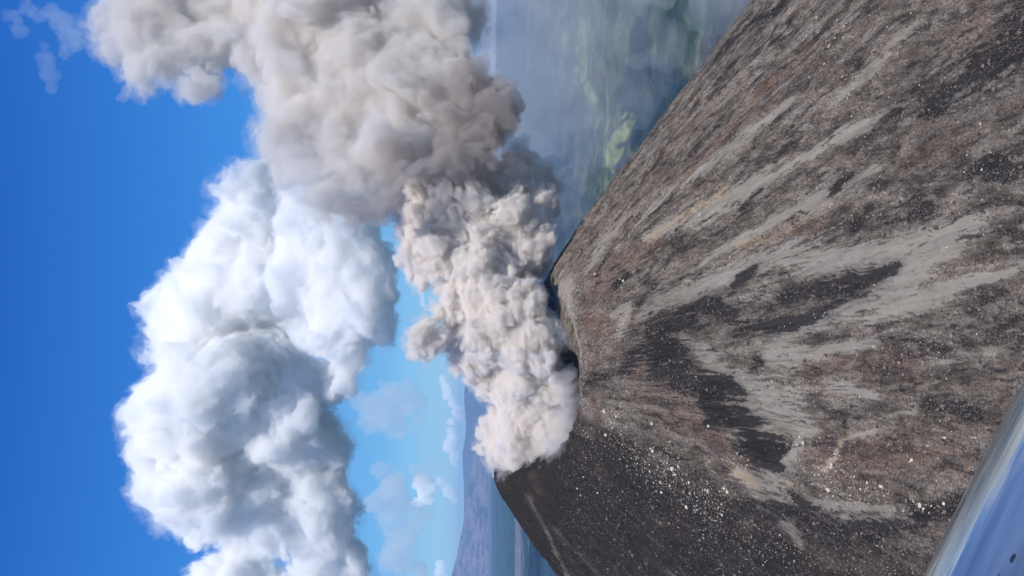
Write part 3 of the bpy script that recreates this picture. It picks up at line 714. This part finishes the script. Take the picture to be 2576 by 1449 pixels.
for (u, v, su, sv, nl, ns, szp, lab, grp), tanny in [(c, False) for c in CL] + [(c, True) for c in CT]:
    nl = int(nl * .88); tot = int(nl + ns * .62)
    g = rs.normal(size=(tot, 2)); 
    if nl == 0 or tanny: g = rs.uniform(-1.2, 1.2, (tot, 2)) if nl == 0 else g
    U = u + g[:, 0] * su * 1.25; V_ = v + g[:, 1] * sv * 1.25
    P, ok, t = hit_cone(U, V_)
    z = cone_z(P[:, 0], P[:, 1])
    for i in range(tot):
        if not ok[i]: continue
        if i < nl:
            me = (tan_meshes if (tanny and rs.random() < .6) else pale_meshes)[rs.integers(4)]
            o = bpy.data.objects.new('boulder', me); COL.objects.link(o)
            R_ = szp * .5 * PX * t[i] * (.55 + 1.6 * rs.random() ** 4) * 1.45
            o.location = (P[i, 0], P[i, 1], z[i] + R_ * .25); o.scale = (R_ * rs.uniform(.8, 1.2), R_, R_ * rs.uniform(.8, 1.1)); o.rotation_euler = (rs.uniform(0, .5), rs.uniform(0, .5), rs.uniform(0, 6.28))
            tag(o, lab, 'boulder', 'pale boulders, ' + grp); nb += 1
        else:
            R_ = .22 + .3 * rs.random() ** 2 + (.45 * rs.random() if rs.random() < .12 else 0)
            smallP.append((P[i, 0], P[i, 1], z[i] + R_ * .2)); smallS.append(R_)
log('boulders', nb, 'small', len(smallP))
def stone_field(name, P, S, mat, label, seed):
    rs = np.random.default_rng(seed); P = np.asarray(P); S = np.asarray(S); n = len(P)
    ov = np.array([(1, 0, 0), (0, 1, 0), (-1, 0, 0), (0, -1, 0), (.3, .3, .8), (-.4, -.2, .75), (0, 0, -.7)]) 
    of = np.array([(0, 1, 4), (1, 2, 5), (1, 5, 4), (2, 3, 5), (3, 0, 4), (3, 4, 5), (1, 0, 6), (2, 1, 6), (3, 2, 6), (0, 3, 6)])
    a = rs.uniform(0, 6.28, n); J = 1 + rs.uniform(-.35, .35, (n, 7, 3))
    v = ov[None] * J * S[:, None, None]
    x = v[..., 0] * np.cos(a)[:, None] - v[..., 1] * np.sin(a)[:, None]; y = v[..., 0] * np.sin(a)[:, None] + v[..., 1] * np.cos(a)[:, None]
    V = np.stack([x, y, v[..., 2]], -1) + P[:, None, :]
    Fc = of[None] + (np.arange(n) * 7)[:, None, None]
    o = mesh_np(name, V.reshape(-1, 3), Fc.reshape(-1, 3), mat, smooth=False)
    return tag(o, label, kind='stuff')
stone_field('pale_gravel', smallP, smallS, m_pale, 'small pale stones strewn over the volcano slope', 81)
# dark rubble wherever the slope is not smooth ash
def rubble(n, seed, rmax):
    rs = np.random.default_rng(seed); U = rs.uniform(1400, 2576, n); V_ = rs.uniform(0, 1449, n)
    P, ok, t = hit_cone(U, V_); P = P[ok]
    return P
Pr = []
for k in range(14): Pr.append(rubble(8000, 90 + k, 1))
Pr = np.concatenate(Pr); Mr = stroke_masks(Pr[:, 0], Pr[:, 1], ('ash', 'rust'))
dens = fbm(Pr[:, 0] / 22, Pr[:, 1] / 22, 4, 455, .6)
keep = (Mr['ash'] < .35) & (dens > -.25) & (np.hypot(Pr[:, 0] - CX, Pr[:, 1] - CY) > RC + 1); Pr = Pr[keep]
zr_ = cone_z(Pr[:, 0], Pr[:, 1]); Sr = (.2 + .45 * rs.random(len(Pr)) ** 2) * np.where(rs.random(len(Pr)) < .05, 2.6, 1)
Pr[:, 2] = zr_ + Sr * .15
half = rs.random(len(Pr)) < .55
stone_field('brown_rubble', Pr[half], Sr[half], m_brown, 'loose brown lava rubble over the slope', 82)
stone_field('black_rubble', Pr[~half], Sr[~half], m_dark, 'loose black scoria rubble over the slope', 83)
log('rubble', len(Pr))

# ------------------------------------------------------------------ the aircraft's own polished skin in the corner
def hull():
    root = empty('aircraft_fuselage', at(2922, 1474, 2.3))
    tag(root, 'polished blue reflecting aircraft skin curving through the bottom right corner', 'aircraft')
    e2 = np.array([-206.0, 409.0]) / 458
    ax_ = (-UPV * e2[0] * 1 + -RIGHT * e2[1]); ax_ /= np.linalg.norm(ax_)
    n1 = np.cross(ax_, FWD); n1 /= np.linalg.norm(n1); n2 = np.cross(ax_, n1)
    n, k = 120, 160; V = []
    for i in range(n):
        t = (i / (n - 1) * 2 - 1)
        R_ = .53 * (1 - .30 * t * t) * (math.sqrt(max(0, 1 - abs(t) ** 8)) + .001)
        for j in range(k):
            a = 2 * math.pi * j / k; V.append(ax_ * t * 1.9 + (n1 * math.cos(a) + n2 * math.sin(a)) * R_)
    V = np.array(V); F = []
    idx = np.arange(n * k).reshape(n, k)
    F = np.stack([idx[:-1], np.roll(idx, -1, 1)[:-1], np.roll(idx, -1, 1)[1:], idx[1:]], -1).reshape(-1, 4)
    c0 = V[F[:, 0]]; nn = np.cross(V[F[:, 1]] - c0, V[F[:, 2]] - c0)
    if (nn * c0).sum() < 0: F = F[:, ::-1]
    mt, nt, out = new_mat('polished aircraft skin'); N = nt.nodes; L = nt.links
    b = N.new('ShaderNodeBsdfPrincipled'); b.inputs['Metallic'].default_value = .85; b.inputs['Roughness'].default_value = .16
    tc = N.new('ShaderNodeTexCoord'); 
    def dotn(vec, scl):
        d = N.new('ShaderNodeVectorMath'); d.operation = 'DOT_PRODUCT'; L.new(tc.outputs['Object'], d.inputs[0]); d.inputs[1].default_value = [float(q * scl) for q in vec]; return d
    cx = N.new('ShaderNodeCombineXYZ'); L.new(dotn(ax_, 1.1).outputs['Value'], cx.inputs[0]); L.new(dotn(n1, 13).outputs['Value'], cx.inputs[1]); L.new(dotn(n2, 13).outputs['Value'], cx.inputs[2])
    no = N.new('ShaderNodeTexNoise'); no.inputs['Scale'].default_value = 1.0; no.inputs['Detail'].default_value = 3; L.new(cx.outputs[0], no.inputs['Vector'])
    r_ = N.new('ShaderNodeValToRGB'); el = r_.color_ramp.elements
    el[0].position = .35; el[0].color = (.26, .34, .38, 1); el[1].position = .62; el[1].color = (.58, .66, .66, 1)
    L.new(no.outputs['Fac'], r_.inputs[0]); L.new(r_.outputs[0], b.inputs['Base Color'])
    bp = N.new('ShaderNodeBump'); bp.inputs['Strength'].default_value = .6; bp.inputs['Distance'].default_value = .012; L.new(no.outputs['Fac'], bp.inputs['Height']); L.new(bp.outputs[0], b.inputs['Normal'])
    L.new(b.outputs[0], out.inputs['Surface'])
    sk_ = mesh_np('skin', V, F, mt, root)
    # dark fasteners sitting in the skin
    md, nt, out = new_mat('dark fastener'); b = nt.nodes.new('ShaderNodeBsdfPrincipled'); b.inputs['Base Color'].default_value = (.01, .015, .03, 1); b.inputs['Roughness'].default_value = .4; nt.links.new(b.outputs[0], out.inputs['Surface'])
    O = np.array(root.location)
    for (u, v, rp, el_) in ((2549, 1405, 5.5, 2.0), (2514, 1448, 3, 1.3)):
        D = ray(u, v); D = D / np.linalg.norm(D); t = np.arange(.8, 3.5, .002); Q = CAM + D * t[:, None] - O
        al = Q @ ax_; rad = np.linalg.norm(Q - al[:, None] * ax_, axis=1); tt = al / 1.9
        RR_ = .53 * (1 - .30 * tt * tt); kx = np.argmax(rad < RR_)
        if rad[kx] >= RR_[kx]: continue
        p = Q[kx]; nrm = p - (p @ ax_) * ax_; nrm /= np.linalg.norm(nrm); tg = np.cross(nrm, ax_)
        r0 = rp * PX * t[kx]; VV = []; m_ = 20
        for ring, h in ((1.0, -.001), (.9, .0018), (.45, .0028)):
            for j in range(m_):
                a = 2 * math.pi * j / m_; VV.append(p + (ax_ * math.cos(a) * el_ + tg * math.sin(a)) * r0 * ring + nrm * h)
        VV.append(p + nrm * .003); FF = []
        for q in (0, 1):
            for j in range(m_): FF.append((q * m_ + j, q * m_ + (j + 1) % m_, (q + 1) * m_ + (j + 1) % m_, (q + 1) * m_ + j))
        for j in range(m_): FF.append((2 * m_ + j, 2 * m_ + (j + 1) % m_, 3 * m_, 3 * m_))
        me = bpy.data.meshes.new('rivet'); me.from_pydata([tuple(x) for x in VV], [], [tuple(dict.fromkeys(f)) for f in FF]); me.materials.append(md)
        o = bpy.data.objects.new('rivet', me); COL.objects.link(o); o.parent = root
hull()

# ------------------------------------------------------------------ haze, sky, sun
m_hz = vol_mat('haze air', (.46, .70, 1.0), 2.1e-5, .0)
hb = [-62000, 62000, -62000, 62000, FLOOR - 1400, 760]
bv = [(hb[i], hb[2 + j], hb[4 + k]) for i in (0, 1) for j in (0, 1) for k in (0, 1)]
bf = [(0, 1, 3, 2), (4, 6, 7, 5), (0, 4, 5, 1), (2, 3, 7, 6), (0, 2, 6, 4), (1, 5, 7, 3)]
haze = mesh_np('haze', bv, bf, m_hz, smooth=False); tag(haze, 'pale blue haze filling the air over the valley', kind='stuff')
SUN_EL, SUN_AZ = 57.0, 162.0      # azimuth measured from straight ahead, left negative
sd = np.array([math.cos(math.radians(SUN_EL)) * math.sin(math.radians(SUN_AZ)), math.cos(math.radians(SUN_EL)) * math.cos(math.radians(SUN_AZ)), math.sin(math.radians(SUN_EL))])
ld = bpy.data.lights.new('sun', 'SUN'); lo_ = bpy.data.objects.new('sun', ld); COL.objects.link(lo_)
ld.energy = 4.6; ld.angle = math.radians(.5); ld.color = (1, .95, .88)
lo_.rotation_euler = Vector(sd).to_track_quat('Z', 'Y').to_euler()
w = bpy.data.worlds.new('World'); scene.world = w; w.use_nodes = True; nt = w.node_tree; nt.nodes.clear()
wo = nt.nodes.new('ShaderNodeOutputWorld'); bg = nt.nodes.new('ShaderNodeBackground'); sk = nt.nodes.new('ShaderNodeTexSky')
sk.sky_type = 'NISHITA'; sk.sun_disc = False; sk.sun_elevation = math.radians(SUN_EL); sk.sun_rotation = math.radians(SUN_AZ)
sk.altitude = 1500; sk.air_density = 1.0; sk.dust_density = .3; sk.ozone_density = 3.0
tc = nt.nodes.new('ShaderNodeTexCoord'); sx = nt.nodes.new('ShaderNodeSeparateXYZ'); nt.links.new(tc.outputs['Generated'], sx.inputs[0])
cr = nt.nodes.new('ShaderNodeValToRGB'); nt.links.new(sx.outputs['Z'], cr.inputs[0])
stops = [(0.0, (.40, .70, .90)), (.035, (.30, .62, .88)), (.10, (.15, .46, .84)), (.27, (.034, .25, .76)), (.50, (.006, .115, .53)), (1.0, (.006, .09, .42))]
e = cr.color_ramp.elements
for k, (p_, c_) in enumerate(stops):
    el = e[k] if k < 2 else e.new(p_)
    el.position = p_; el.color = (*c_, 1)
mxs = nt.nodes.new('ShaderNodeMix'); mxs.data_type = 'RGBA'; mxs.inputs[0].default_value = .88
sc_ = nt.nodes.new('ShaderNodeVectorMath'); sc_.operation = 'SCALE'; sc_.inputs['Scale'].default_value = 13.4   # the ramp in the sky texture's units
nt.links.new(cr.outputs[0], sc_.inputs[0]); nt.links.new(sk.outputs[0], mxs.inputs[6]); nt.links.new(sc_.outputs[0], mxs.inputs[7])
nt.links.new(mxs.outputs[2], bg.inputs['Color']); bg.inputs['Strength'].default_value = .08
nt.links.new(bg.outputs[0], wo.inputs['Surface'])
scene.view_settings.view_transform = 'Standard'; scene.view_settings.look = 'None'; scene.view_settings.gamma = 1; scene.view_settings.exposure = 0

scene.cycles.use_adaptive_sampling = True; scene.cycles.adaptive_threshold = .02
scene.cycles.use_denoising = True
scene.cycles.max_bounces = 32; scene.cycles.volume_bounces = 22; scene.cycles.diffuse_bounces = 2; scene.cycles.glossy_bounces = 2
scene.cycles.transparent_max_bounces = 16
scene.cycles.sample_clamp_indirect = 6
log('built')
